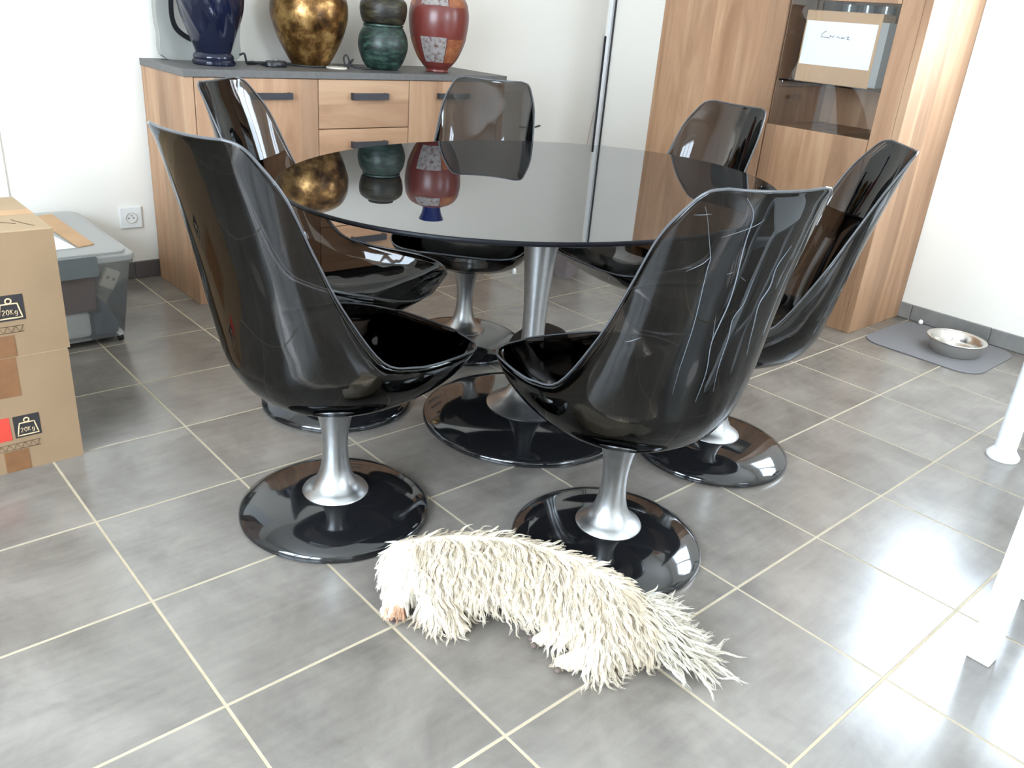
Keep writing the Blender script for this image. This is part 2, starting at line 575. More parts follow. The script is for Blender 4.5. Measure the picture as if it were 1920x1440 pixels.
def window_frame(name, axis, pos, hole, sgn, mullions, label_mat='frame_white'):
    a, b, z0, z1 = hole
    root = bpy.data.objects.new(name, None); col.objects.link(root); struct(root)
    w, d0, d1 = 0.05, pos + sgn * 0.04, pos + sgn * 0.10
    lo_, hi_ = min(d0, d1), max(d0, d1)

    def bar(nm, u0, u1, w0, w1):
        if axis == 'y':
            box(nm, (lo_, u0, w0), (hi_, u1, w1), label_mat, root, 0.004, 1)
        else:
            box(nm, (u0, lo_, w0), (u1, hi_, w1), label_mat, root, 0.004, 1)
    bar('jamb', a, a + w, z0, z1); bar('jamb', b - w, b, z0, z1)
    bar('head_rail', a + w, b - w, z1 - w, z1); bar('sill_rail', a + w, b - w, z0, z0 + w)
    us = [a + w] + list(mullions) + [b - w]
    for u in mullions:
        bar('mullion', u - 0.04, u + 0.04, z0 + w, z1 - w)
    return root


window_frame('window_1', 'y', XR, WIN['right'], 1, [-1.12])
window_frame('window_2', 'y', XL, WIN['left'], -1, [-1.67, -0.88])
window_frame('added_window', 'x', YF, WIN['front'], -1, [1.45])  # added out of view to light sideboard fronts and back wall

# grey slab standing in for a shaded recess at the back wall's far left
d1 = bpy.data.objects.new('recess_slab', None); col.objects.link(d1); struct(d1)
box('slab_grey', (-0.62, YB - 0.022, 0.005), (0.215, YB - 0.001, 2.04), 'recess_shade', d1, 0.003, 1)
box('slab_edge', (0.215, YB - 0.012, 0.0), (0.268, YB - 0.0005, 2.10), 'wall_paint', d1, 0.003, 1)

# ------------------------------------------------------------------ dining table
TC = (1.165, -0.133)
TZ = 0.708
table = thing('dining_table', 'oval pedestal dining table with a mirror-like black glass top', 'table', (*TC, 0), math.radians(12.3))
N_ = 96
V, F = [], []
prof = [(0.0, -0.012), (0.985, -0.012), (0.998, -0.009), (1.0, -0.005), (0.9985, -0.0015), (0.995, 0.0)]
rows = []
for s, dz in prof[1:]:
    rows.append(len(V))
    for k in range(N_):
        th = 2 * PI * k / N_
        V.append((0.759 * s * math.cos(th), 0.581 * s * math.sin(th), TZ + dz))
for a, b in zip(rows[:-1], rows[1:]):
    for k in range(N_):
        F.append((a + k, a + (k + 1) % N_, b + (k + 1) % N_, b + k))
F.append(tuple(reversed(range(rows[0], rows[0] + N_))))
F.append(tuple(range(rows[-1], rows[-1] + N_)))
tt = mesh('table_top', V, F, 'table_glass', table)
tt.data.materials.append(MATS['glass_edge'])
for p_ in tt.data.polygons[:-1]:
    p_.material_index = 1
lathe('stem', [(0.118, 0.047), (0.119, 0.050), (0.112, 0.056), (0.090, 0.066), (0.066, 0.085), (0.050, 0.115), (0.040, 0.16), (0.034, 0.22),
               (0.032, 0.28), (0.033, 0.34), (0.037, 0.41), (0.043, 0.48), (0.050, 0.54), (0.062, 0.60), (0.082, 0.65), (0.11, 0.685), (0.13, 0.6955)],
      'aluminium', table, 56)
lathe('foot_disc', [(0.300, 0.0), (0.304, 0.004), (0.304, 0.013), (0.299, 0.019), (0.290, 0.022), (0.270, 0.029), (0.240, 0.036), (0.20, 0.042), (0.16, 0.0455), (0.117, 0.0478)], 'base_black', table, 80)

# ------------------------------------------------------------------ tulip chairs
CEN = [(-.329, .875), (-.325, .856), (-.314, .816), (-.295, .755), (-.270, .665), (-.247, .570), (-.227, .470), (-.209, .390), (-.160, .326), (-.060, .289), (.060, .286), (.165, .316), (.245, .366), (.298, .402)]
EDG = [(.100, -.318, .878), (.127, -.305, .871), (.143, -.285, .846), (.163, -.247, .787), (.172, -.198, .685), (.184, -.142, .575), (.207, -.060, .455), (.220, .020, .426), (.224, .085, .418), (.222, .148, .414), (.214, .203, .409), (.194, .246, .403), (.158, .275, .400), (.100, .293, .400)]
SUB = 5
CC = catmull(CEN, SUB)
EE = catmull(EDG, SUB)
NR = len(CC)


def shell_point(row, s, off=0.0):
    """row index (float) along the profile, s in [-1, 1] across"""
    i = int(min(max(row, 0), NR - 1.001)); t = row - i
    c = CC[i] * (1 - t) + CC[min(i + 1, NR - 1)] * t
    e = EE[i] * (1 - t) + EE[min(i + 1, NR - 1)] * t
    ex = 2.0 / 2.25
    th = abs(s) * PI / 2
    k = min(1.0, max(0.0, (i + t - 8) / 18.0))                  # flat arc at the top of the back, deep bowl below
    x = e[0] * (abs(s) * (1 - k) + math.sin(th) ** ex * k)
    h1 = 1 - math.cos(th) ** ex if abs(s) < 1 else 1.0
    h = (abs(s) ** 2.2) * (1 - k) + h1 * k
    return np.array([math.copysign(x, s), c[0] + (e[1] - c[0]) * h, c[1] + (e[2] - c[1]) * h])


NS = 34
SV, SF = [], []
for r in range(NR):
    for k in range(NS + 1):
        SV.append(shell_point(r, -1 + 2 * k / NS))
for r in range(NR - 1):
    for k in range(NS):
        a = r * (NS + 1) + k
        SF.append((a, a + 1, a + NS + 2, a + NS + 1))
outline = [SV[k] for k in range(0, NS + 1)] + [SV[r * (NS + 1) + NS] for r in range(1, NR)] + \
          [SV[(NR - 1) * (NS + 1) + k] for k in range(NS - 1, -1, -1)] + [SV[r * (NS + 1)] for r in range(NR - 2, 0, -1)]


def make_chair():
    t = thing('tulip_chair', 'x', 'chair', group='smoked tulip chairs around the oval table')
    sh = mesh('shell', SV, SF, 'smoked_acrylic', t, True)
    md = sh.modifiers.new('thickness', 'SOLIDIFY'); md.thickness = 0.004; md.offset = 0.0; md.use_rim = True
    tube('rim', outline, 0.0026, 'acrylic_rim', t, 8, True)
    lathe('swivel_plate', [(0.058, 0.279), (0.078, 0.282), (0.080, 0.285), (0.076, 0.289), (0.02, 0.291)], 'rubber_black', t, 40)
    lathe('pedestal', [(0.074, 0.054), (0.0755, 0.056), (0.0735, 0.060), (0.060, 0.068), (0.048, 0.080), (0.038, 0.098), (0.032, 0.122), (0.0285, 0.150), (0.028, 0.178),
                       (0.030, 0.205), (0.034, 0.230), (0.040, 0.255), (0.047, 0.275), (0.048, 0.281)], 'aluminium', t, 48)
    lathe('foot_disc', [(0.214, 0.0), (0.218, 0.004), (0.218, 0.012), (0.2135, 0.018), (0.207, 0.0225), (0.196, 0.030), (0.180, 0.0375), (0.155, 0.0450), (0.125, 0.0505), (0.095, 0.0540), (0.072, 0.0558)], 'base_black', t, 72)
    return t


def copy_tree(root):
    r = root.copy(); col.objects.link(r)
    for ch in list(root.children):
        c = ch.copy(); col.objects.link(c); c.parent = r
    return r


CH = [((.456, -.248), 11.5, 'dark smoked acrylic tulip chair seen from behind, nearest the stacked cardboard boxes'),
      ((.889, -.713), 74.0, 'scratched smoked acrylic tulip chair with its foot right behind the lying dog'),
      ((1.483, -.570), 132.0, 'smoked acrylic tulip chair in side view, nearest the dog bowl and white stools'),
      ((1.781, -.017), 174.0, 'smoked brown tulip chair with its back against the tall wooden cabinet'),
      ((1.378, .440), -139.5, 'grey smoked tulip chair at the far side, facing the camera, by the sideboard'),
      ((.762, .263), -49.5, 'smoked tulip chair between the sideboard end and the chair near the boxes')]
chair0 = make_chair()
chairs = []
for k, (p, a, lab) in enumerate(CH):
    c = chair0 if k == 0 else None
    chairs.append(c)
for k in range(1, 6):
    chairs[k] = copy_tree(chair0)
for c, (p, a, lab) in zip(chairs, CH):
    c.location = (*p, 0)
    c.rotation_euler = (0, 0, math.radians(a - 90))
    c['label'] = lab

# scratches and painted wavy window reflections on the outside of the near right chair
STREAKS = [(0.0009, [(8.75, -.88), (14.25, -.48), (16.25, -.40), (20.75, -.28), (24.75, -.22), (29.0, -.18)]),
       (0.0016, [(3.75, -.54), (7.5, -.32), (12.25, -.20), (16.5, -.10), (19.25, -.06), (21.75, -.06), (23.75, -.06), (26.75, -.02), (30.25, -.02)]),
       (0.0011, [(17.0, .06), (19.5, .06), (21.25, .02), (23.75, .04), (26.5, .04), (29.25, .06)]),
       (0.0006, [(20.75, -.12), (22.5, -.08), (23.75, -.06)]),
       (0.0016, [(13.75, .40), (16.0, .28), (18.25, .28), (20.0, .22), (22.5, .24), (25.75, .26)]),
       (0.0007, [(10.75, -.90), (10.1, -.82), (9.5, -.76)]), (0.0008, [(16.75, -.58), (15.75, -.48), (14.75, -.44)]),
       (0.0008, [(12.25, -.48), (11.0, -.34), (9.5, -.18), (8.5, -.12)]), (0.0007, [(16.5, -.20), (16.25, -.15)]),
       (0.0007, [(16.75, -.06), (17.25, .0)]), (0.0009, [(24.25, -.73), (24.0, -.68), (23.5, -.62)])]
for wdt, s in STREAKS:
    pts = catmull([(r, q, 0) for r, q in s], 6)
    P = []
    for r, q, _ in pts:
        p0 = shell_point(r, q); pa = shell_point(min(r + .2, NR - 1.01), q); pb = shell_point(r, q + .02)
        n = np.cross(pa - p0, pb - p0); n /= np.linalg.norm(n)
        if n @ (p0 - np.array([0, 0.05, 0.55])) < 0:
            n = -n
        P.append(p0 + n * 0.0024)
    tube('scratch_glint', P, wdt * 0.75, 'scratch_glint_pale', chairs[1], 5, taper=lambda t: 0.25 + 0.75 * math.sin(PI * min(max(t, 0.03), 0.97)))

# ------------------------------------------------------------------ sideboard
sb = thing('sideboard', 'oak-look sideboard with slate-grey top and black bar handles against the back wall', 'sideboard', (0.755, 1.24, 0))
SW, SD, SZ = 1.452, 0.403, 0.838
box('side_panel', (0.004, 0.006, 0.0), (0.036, SD, SZ - 0.025), 'wood_vertical_y', sb, 0.001, 1)
box('side_panel', (SW - 0.036, 0.006, 0.0), (SW - 0.004, SD, SZ - 0.025), 'wood_vertical_y', sb, 0.001, 1)
box('top_board', (0, 0, SZ - 0.025), (SW, SD, SZ), 'slate_top', sb, 0.0012, 1)
box('back_board', (0.036, SD - 0.015, 0.04), (SW - 0.036, SD - 0.001, SZ - 0.026), 'cabinet_inside', sb)
box('bottom_board', (0.036, 0.03, 0.05), (SW - 0.036, SD - 0.016, 0.07), 'cabinet_inside', sb)
box('plinth', (0.036, 0.06, 0.0), (SW - 0.036, 0.075, 0.05), 'dark_gap', sb)


def handle(parent, x0, x1, z0, z1, y):
    o = boxes('handle', [((x0, y - 0.024, z0), (x1, y - 0.016, z1)), ((x0, y - 0.016, z0), (x0 + 0.010, y, z1)), ((x1 - 0.010, y - 0.016, z0), (x1, y, z1))], 'black_metal', parent)
    return o


def front_panel(name, x0, x1, z0, z1, mat):
    return box(name, (x0, 0.006, z0), (x1, 0.026, z1), mat, sb, 0.0015, 1)


d = front_panel('door', 0.039, 0.512, 0.055, 0.811, 'wood_vertical'); handle(d, 0.236, 0.396, 0.741, 0.764, 0.006)
d = front_panel('door', 0.932, SW - 0.039, 0.055, 0.811, 'wood_vertical'); handle(d, 1.073, 1.233, 0.741, 0.764, 0.006)
zs = [0.055, 0.241, 0.433, 0.627, 0.811]
for k in range(4):
    d = front_panel('drawer', 0.515, 0.929, zs[k] + (0.003 if k else 0), zs[k + 1], 'wood_horizontal')
    handle(d, 0.655, 0.817, zs[k + 1] - 0.072, zs[k + 1] - 0.047, 0.006)

# ------------------------------------------------------------------ ornaments on the sideboard
ZS = SZ


def smooth_prof(pts, n=6):
    return [(max(p[0], 0.001), p[1]) for p in catmull(pts, n)]


v = thing('ribbed_vase', 'glossy dark blue vase with twisting ribs on a round foot', 'vase', (0.950, 1.436, ZS), 0.3)
lathe('foot', [(0.072, 0), (0.076, 0.004), (0.076, 0.014), (0.070, 0.020), (0.072, 0.026), (0.070, 0.034), (0.062, 0.042)], 'vase_blue', v, 56)
bp = smooth_prof([(0.060, 0.040), (0.066, 0.055), (0.085, 0.11), (0.106, 0.18), (0.117, 0.25), (0.114, 0.31), (0.090, 0.36), (0.060, 0.39), (0.052, 0.42), (0.066, 0.445)], 7)
lathe('body', bp, 'vase_blue', v, 160, twist=lambda th, z, r: r * (1 + 0.040 * min(1, max(0, (z - 0.05) / 0.05)) * max(0, math.cos(8 * th + 34 * z)) ** 4))

v = thing('gold_vase', 'egg-shaped vase in mottled antique gold and brown', 'vase', (1.385, 1.515, ZS))
lathe('body', smooth_prof([(0.066, 0), (0.074, 0.006), (0.098, 0.045), (0.126, 0.10), (0.146, 0.16), (0.152, 0.20), (0.146, 0.25), (0.122, 0.295), (0.080, 0.322), (0.058, 0.326)], 7), 'vase_gold', v, 72)
lathe('mouth_rim', [(0.058, 0.322), (0.062, 0.326), (0.058, 0.331), (0.048, 0.329)], 'vase_gold', v, 48)

v = thing('green_jar', 'round dark green textured jar under an olive pot', 'jar', (1.668, 1.418, ZS))
lathe('body', smooth_prof([(0.056, 0), (0.064, 0.004), (0.086, 0.035), (0.102, 0.085), (0.099, 0.125), (0.086, 0.155), (0.078, 0.166)], 7), 'jar_green', v, 64)
lathe('neck_ring', [(0.078, 0.164), (0.082, 0.168), (0.082, 0.173), (0.074, 0.176)], 'jar_green', v, 56)
v = thing('olive_pot', 'dark olive streaked pot standing on the green jar', 'pot', (1.668, 1.418, ZS + 0.1765))
lathe('body', smooth_prof([(0.078, 0), (0.084, 0.004), (0.093, 0.03), (0.096, 0.06), (0.090, 0.085), (0.070, 0.102), (0.052, 0.108)], 7), 'pot_olive', v, 60)
lathe('mouth_rim', [(0.050, 0.106), (0.056, 0.110), (0.055, 0.116), (0.046, 0.116)], 'pot_olive', v, 48)

v = thing('red_vase', 'brick-red vase with patterned grey and orange patches and a blue collar', 'vase', (1.916, 1.372, ZS))
RP = smooth_prof([(0.046, 0), (0.050, 0.003), (0.050, 0.014), (0.066, 0.030), (0.092, 0.070), (0.117, 0.135), (0.127, 0.205), (0.121, 0.260), (0.098, 0.300), (0.060, 0.320), (0.040, 0.323)], 7)
lathe('body', RP, 'vase_red', v, 72)
lathe('collar', [(0.038, 0.321), (0.040, 0.330), (0.045, 0.355), (0.056, 0.380), (0.057, 0.384), (0.050, 0.384)], 'vase_blue_glass', v, 48)


def rp(z):
    return float(np.interp(z, [q[1] for q in RP], [q[0] for q in RP]))


def vase_patch(name, a0, a1, z0, z1, mat):
    V, F = [], []
    na, nz = 14, 10
    for i in range(nz + 1):
        z = z0 + (z1 - z0) * i / nz
        for k in range(na + 1):
            th = math.radians(a0 + (a1 - a0) * k / na); r = rp(z) + 0.0012
            V.append((r * math.cos(th), r * math.sin(th), z))
    for i in range(nz):
        for k in range(na):
            q = i * (na + 1) + k
            F.append((q, q + 1, q + na + 2, q + na + 1))
    return mesh(name, V, F, mat, v, True)


view = math.degrees(math.atan2(-1.72 - 1.372, -0.40 - 1.916))
for off in (0, 120, 240):
    vase_patch('patch', view - 38 + off, view + 18 + off, 0.042, 0.142, 'patch_grey')
    vase_patch('patch', view + 20 + off, view + 64 + off, 0.042, 0.136, 'patch_orange')
    vase_patch('patch', view - 38 + off, view + 18 + off, 0.262, 0.305, 'patch_grey')
    vase_patch('patch', view + 20 + off, view + 64 + off, 0.258, 0.300, 'patch_orange')

# silver frame ornament with black-lined opening, behind the blue vase
fr = thing('frame_ornament', 'silver-grey standing frame with a black-lined opening behind the blue vase', 'ornament', (0.972, 1.612, ZS), math.radians(-3))
outer = [(-0.125, 0.0), (0.125, 0.0), (0.150, 0.09), (0.156, 0.18), (0.145, 0.28), (0.115, 0.35), (0.0, 0.375), (-0.115, 0.35), (-0.145, 0.28), (-0.156, 0.18), (-0.150, 0.09)]
outer = [(p[0], p[1]) for p in catmull(outer, 4, True)]
outer = [(x, max(z, 0.0)) for x, z in outer]
inner = [(-0.098, 0.105), (0.02, 0.052), (0.11, 0.10), (0.112, 0.25), (0.07, 0.31), (-0.07, 0.31), (-0.105, 0.24)]
inner = [(p[0], p[1]) for p in catmull(inner, 7, True)]


def ring_plate(name, out, inn, y0, y1, mat, parent, n=120):
    def resample(poly, cx, cz):
        res = []
        P = np.array(poly)
        for k in range(n):
            th = 2 * PI * k / n; d_ = np.array([math.cos(th), math.sin(th)])
            best = None
            for i in range(len(P)):
                A, B = P[i] - (cx, cz), P[(i + 1) % len(P)] - (cx, cz)
                M = np.array([[d_[0], A[0] - B[0]], [d_[1], A[1] - B[1]]])
                if abs(np.linalg.det(M)) < 1e-12:
                    continue
                t, u = np.linalg.solve(M, A)
                if t > 0 and -1e-6 <= u <= 1 + 1e-6 and (best is None or t > best):
                    best = t
            res.append((cx + d_[0] * best, cz + d_[1] * best))
        return res
    O_, I_ = resample(out, 0.0, 0.18), resample(inn, 0.0, 0.18)
    V = [(x, y0, z) for x, z in O_] + [(x, y0, z) for x, z in I_] + [(x, y1, z) for x, z in O_] + [(x, y1, z) for x, z in I_]
    F = []
    for k in range(n):
        q = (k + 1) % n
        F += [(k, q, n + q, n + k), (2 * n + q, 2 * n + k, 3 * n + k, 3 * n + q), (q, k, 2 * n + k, 2 * n + q), (n + k, n + q, 3 * n + q, 3 * n + k)]
    o = mesh(name, V, F, mat, parent)
    return O_, I_


_, In = ring_plate('frame_body', outer, inner, -0.022, 0.022, 'silver_frame', fr)
inn2 = [(x * 0.85, 0.18 + (z - 0.18) * 0.85) for x, z in In]
ring_plate('lining', [(x * 0.998, 0.18 + (z - 0.18) * 0.998) for x, z in In], inn2, -0.027, 0.027, 'plastic_black', fr)

# cords, adapter and coaster lying on the sideboard
zc = ZS + 0.0042
tag(tube('cable_loop', catmull([(1.06, 1.46, zc + .03), (1.075, 1.45, zc + .035), (1.09, 1.46, zc), (1.13, 1.48, zc), (1.17, 1.47, zc + .006), (1.15, 1.45, zc), (1.11, 1.455, zc + .008), (1.10, 1.47, zc + .004), (1.16, 1.49, zc + .004), (1.20, 1.50, zc)], 8), 0.0038, 'cord_black'),
    'black cord looped on the sideboard beside the blue vase', 'cord')
tag(tube('cable_loop', catmull([(1.46, 1.43, zc), (1.49, 1.42, zc), (1.515, 1.43, zc + .02), (1.51, 1.445, zc + .045), (1.495, 1.44, zc + .03), (1.50, 1.42, zc), (1.53, 1.425, zc + .03), (1.52, 1.44, zc + .01), (1.55, 1.41, zc), (1.59, 1.385, zc)], 8), 0.0036, 'cord_black'),
    'tangled black cord on the sideboard right of the gold vase', 'cord')
tag(tube('cable_loop', catmull([(1.215, 1.53, zc), (1.26, 1.50, zc), (1.31, 1.432, zc), (1.36, 1.41, zc), (1.42, 1.415, zc)], 8), 0.0034, 'cord_black'),
    'thin black cord trailing in front of the gold vase foot', 'cord')
pk = thing('power_adapter', 'round black power adapter on the sideboard between blue and gold vases', 'adapter', (1.178, 1.405, ZS), 0.2)
lathe('case', [(0.034, 0), (0.038, 0.004), (0.038, 0.016), (0.032, 0.022), (0.01, 0.024)], 'plastic_black', pk, 32, squash=(1.25, 0.8))
lathe('switch', [(0.010, 0.022), (0.010, 0.026), (0.007, 0.028)], 'latch_grey', pk, 20)
tag(lathe('coaster', [(0.040, 0), (0.042, 0.002), (0.042, 0.005), (0.040, 0.007)], 'plastic_beige', None, 32, center=(1.435, 1.395, ZS)), 'small pale disc lying at the foot of the gold vase', 'coaster')

# ------------------------------------------------------------------ tall display cabinet
cab = thing('display_cabinet', 'tall oak-look display cabinet with a glazed compartment against the right wall', 'cabinet', (2.84, -0.28, 0))
CW, CD, CZ = 1.20, 0.448, 2.02
box('side_panel', (0.0, 0.0, 0.0), (CD, 0.030, CZ), 'wood_vertical', cab, 0.0012, 1)
box('side_panel', (0.0, CW - 0.030, 0.0), (CD, CW, CZ), 'wood_vertical', cab, 0.0012, 1)
box('divider_panel', (0.022, 0.572, 0.05), (CD - 0.02, 0.590, CZ - 0.03), 'wood_vertical', cab)
box('divider_panel', (0.022, 0.105, 0.05), (CD - 0.02, 0.117, CZ - 0.03), 'cabinet_inside', cab)
box('back_board', (CD - 0.015, 0.03, 0.02), (CD - 0.002, CW - 0.03, CZ - 0.03), 'wood_vertical_y', cab)
box('top_board', (0.0, 0.03, CZ - 0.03), (CD, CW - 0.03, CZ), 'wood_vertical_y', cab, 0.0012, 1)
box('plinth', (0.06, 0.03, 0.0), (0.075, CW - 0.03, 0.075), 'dark_gap', cab)
box('stile', (0.0, 0.031, 0.0), (0.021, 0.113, CZ - 0.031), 'wood_vertical_y', cab, 0.0012, 1)
box('lower_panel', (0.0, 0.116, 0.08), (0.021, 0.569, 0.757), 'wood_vertical_y', cab, 0.0012, 1)
box('upper_panel', (0.0, 0.116, 1.236), (0.021, 0.569, CZ - 0.031), 'wood_vertical_y', cab, 0.0012, 1)
dd = box('door', (-0.004, 0.574, 0.08), (0.021, CW - 0.031, CZ - 0.031), 'wood_vertical_y', cab, 0.0012, 1)
box('compartment_floor', (0.022, 0.118, 0.739), (CD - 0.016, 0.571, 0.757), 'wood_vertical_y', cab)
box('compartment_top', (0.022, 0.118, 1.270), (CD - 0.016, 0.571, 1.288), 'wood_vertical_y', cab)
box('glass_shelf', (0.030, 0.119, 0.930), (CD - 0.018, 0.570, 0.936), 'pane', cab)
box('glass_pane', (0.009, 0.117, 0.758), (0.013, 0.568, 1.235), 'pane', cab)
for y_ in (0.125, 0.563):
    lathe('shelf_pin', [(0.004, 0.0), (0.005, 0.003), (0.004, 0.008)], 'steel', cab, 12, center=(0.05, y_, 0.9215))

# box with paper sign on the glass shelf
bx = thing('sign_box', 'brown box carrying a white handwritten sheet behind the cabinet glass', 'box', (2.862, 0.038, 0.9365), math.radians(0.0))
box('box_body', (0.0, -0.138, 0.0), (0.10, 0.178, 0.264), 'cardboard_dark', bx, 0.002, 1)
box('clear_sleeve', (-0.002, -0.168, 0.006), (0.085, -0.1385, 0.235), 'tub_lid_plastic', bx)
sheet_o = box('paper_sheet', (-0.0022, -0.127, 0.066), (-0.0006, 0.170, 0.226), 'paper_white', bx)
wr = [[(0.078, .200), (0.087, .195), (0.094, .187), (0.096, .180)], [(0.098, .178), (0.080, .177), (0.066, .177), (0.060, .173)],
      [(0.062, .182), (0.054, .184), (0.058, .179)], [(0.048, .177), (0.047, .183), (0.042, .183)],
      [(0.030, .178), (0.026, .182), (0.020, .180), (0.018, .177)], [(0.012, .181), (0.009, .177), (0.005, .181), (0.001, .177), (-0.003, .182)],
      [(-0.012, .183), (-0.020, .184), (-0.016, .180), (-0.014, .176), (-0.024, .175)]]
for s in wr:
    P = catmull([(-0.0026, a_, b_ - 0.008) for a_, b_ in s], 5)
    tube('handwriting', P, 0.0012, 'ink_blue', sheet_o, 5)
# glasses on the shelf behind the box
for k, (gx, gy, lab) in enumerate([(3.14, 0.03, 'clear drinking glass behind the sign box, nearest the cabinet side'), (3.14, 0.11, 'clear drinking glass in the middle behind the sign box'), (3.14, 0.19, 'clear drinking glass behind the sign box, nearest the cabinet door'), (3.15, -0.07, 'clear drinking glass at the corner of the cabinet shelf')]):
    g = thing('drinking_glass', lab, 'glass', (gx, gy, 0.9365), 0, 'glasses in the display cabinet')
    lathe('cup', [(0.026, 0.0), (0.028, 0.002), (0.034, 0.30), (0.032, 0.30), (0.027, 0.008), (0.002, 0.006)], 'glassware', g, 28)

# ------------------------------------------------------------------ cables in the room corner
tag(tube('wall_cable', [(XR - 0.008, YB - 0.010, z) for z in (0.02, 0.5, 1.02)], 0.0058, 'cord_black'), 'black cable standing in the corner between the white walls', 'cable')
tag(tube('wall_cable', [(XR - 0.006, 1.618, z) for z in (0.02, 0.6, 1.3, 2.2)], 0.0052, 'cord_black'), 'black cable clipped to the wall between corner and cabinet', 'cable')
tag(tube('wall_cable', catmull([(3.262, YB - 0.004, 0.62), (3.245, YB - 0.004, 0.50), (3.232, YB - 0.004, 0.40), (3.225, YB - 0.004, 0.28)], 6), 0.0018, 'cord_pink'), 'thin pinkish wire hanging on the wall left of the black cables', 'wire')
tag(box('cable_trunking', (XR - 0.012, 1.632, 0.07), (XR - 0.0005, 1.655, 2.2), 'frame_white', None, 0.002, 1), 'white cable trunking running up the corner between two black cables', 'trunking')
tag(tube('cord_end', catmull([(2.70, YB - 0.006, 0.548), (2.76, YB - 0.010, 0.546), (2.81, YB - 0.010, 0.546), (2.845, YB - 0.008, 0.552)], 5), 0.0042, 'cord_black'), 'short black cord end sticking out beside the far grey chair', 'cord')

# ------------------------------------------------------------------ wall socket
ws = thing('wall_socket', 'white square power socket on the wall left of the sideboard', 'socket', (0.674, YB, 0.247))
box('plate', (-0.042, -0.011, -0.042), (0.042, -0.0005, 0.042), 'plastic_white', ws, 0.004, 2)
V = []
o = lathe('socket_well', [(0.020, 0.0), (0.0215, 0.002), (0.0205, 0.003), (0.019, -0.004), (0.004, -0.005)], 'plastic_beige', ws, 36, cap=False)
o.rotation_euler = (PI / 2, 0, 0); o.location = (0, -0.0125, 0)
o = lathe('earth_pin', [(0.0025, -0.004), (0.0025, 0.006), (0.001, 0.008)], 'steel', ws, 12)
o.rotation_euler = (PI / 2, 0, 0); o.location = (0, -0.0125, 0.009)
for sx in (-1, 1):
    o = lathe('pin_hole', [(0.0030, 0.0), (0.0030, 0.0012)], 'socket_hole', ws, 12)
    o.rotation_euler = (PI / 2, 0, 0); o.location = (sx * 0.0095, -0.0095 - 0.0006, -0.002)

# ------------------------------------------------------------------ cardboard boxes


def weight_icon(parent, x0, z0, s, y):
    """black square with an outlined weight reading 20Kg"""
    ic = box('weight_icon', (x0, y - 0.0008, z0), (x0 + s, y - 0.0002, z0 + s), 'print_black', parent)
    yy = y - 0.0011
    cx = x0 + s / 2
    trap = [(cx - s * .40, z0 + s * .10), (cx + s * .40, z0 + s * .10), (cx + s * .28, z0 + s * .66), (cx - s * .28, z0 + s * .66)]
    loop = []
    for a_, b_ in zip(trap, trap[1:] + trap[:1]):
        for q in np.arange(4) / 4:
            loop.append((a_[0] + (b_[0] - a_[0]) * q, yy, a_[1] + (b_[1] - a_[1]) * q))
    tube('mark', loop, s * 0.030, 'print_cream', ic, 5, True)
    tube('mark', [(cx + s * .10 * math.cos(t), yy, z0 + s * .77 + s * .10 * math.sin(t)) for t in np.linspace(0, 2 * PI, 13)[:-1]], s * 0.030, 'print_cream', ic, 5, True)
    GL = {'2': [(0, .8), (.25, 1), (.55, .9), (.55, .65), (0, 0), (.6, 0)], '0': [(.3, 1), (0, .75), (0, .25), (.3, 0), (.6, .25), (.6, .75), (.3, 1)],
          'K': [(0, 1), (0, 0), (0, .45), (.55, 1), (.1, .5), (.6, 0)], 'g': [(.55, .55), (.2, .65), (0, .35), (.2, .05), (.55, .2), (.55, .65), (.55, -.15), (.3, -.3), (.05, -.2)]}
    h = s * 0.20
    for q, chx in enumerate('20Kg'):
        P = [(cx - s * .26 + q * s * .14 + a_ * h * 0.75, yy, z0 + s * .24 + b_ * h) for a_, b_ in GL[chx]]
        tube('mark', P, s * 0.014, 'print_cream', ic, 4)


def zigzag(parent, x0, x1, z0, h, y):
    P = []
    n = int((x1 - x0) / (h * 0.55))
    for k in range(n + 1):
        P.append((x0 + (x1 - x0) * k / n, y - 0.0006, z0 + (h if k % 2 else 0)))
    tube('printed_border', P, 0.0008, 'print_ink', parent, 4)
    tube('printed_border', [(x0, y - 0.0006, z0), (x1, y - 0.0006, z0)], 0.0007, 'print_ink', parent, 4)
    tube('printed_border', [(x0, y - 0.0006, z0 + h), (x1, y - 0.0006, z0 + h)], 0.0007, 'print_ink', parent, 4)


def carton(label, loc, rz, W, D, H, lower):
    t = thing('cardboard_box', label, 'box', loc, rz, 'stacked moving boxes')
    boxes('box_body', [((-W, 0, 0), (0, 0.004, H - 0.003)), ((-W, D - 0.004, 0), (0, D, H - 0.003)), ((-W, 0.004, 0), (-W + 0.004, D - 0.004, H - 0.003)),
                       ((-0.004, 0.004, 0), (0, D - 0.004, H - 0.003)), ((-W + .004, 0.004, 0), (-0.004, D - 0.004, 0.004))], 'cardboard', t)
    box('flap', (-W + 0.001, 0.001, H - 0.0035), (-0.001, D / 2 - 0.001, H), 'cardboard_pale', t, 0.0008, 1)
    box('flap', (-W + 0.001, D / 2 + 0.001, H - 0.0035), (-0.001, D - 0.001, H), 'cardboard_pale', t, 0.0008, 1)
    return t


lowb = carton('lower of two stacked cardboard boxes, standing on the floor with red and black prints', (0.070, 0.318, 0), 0.0, 0.52, 0.34, 0.290, True)
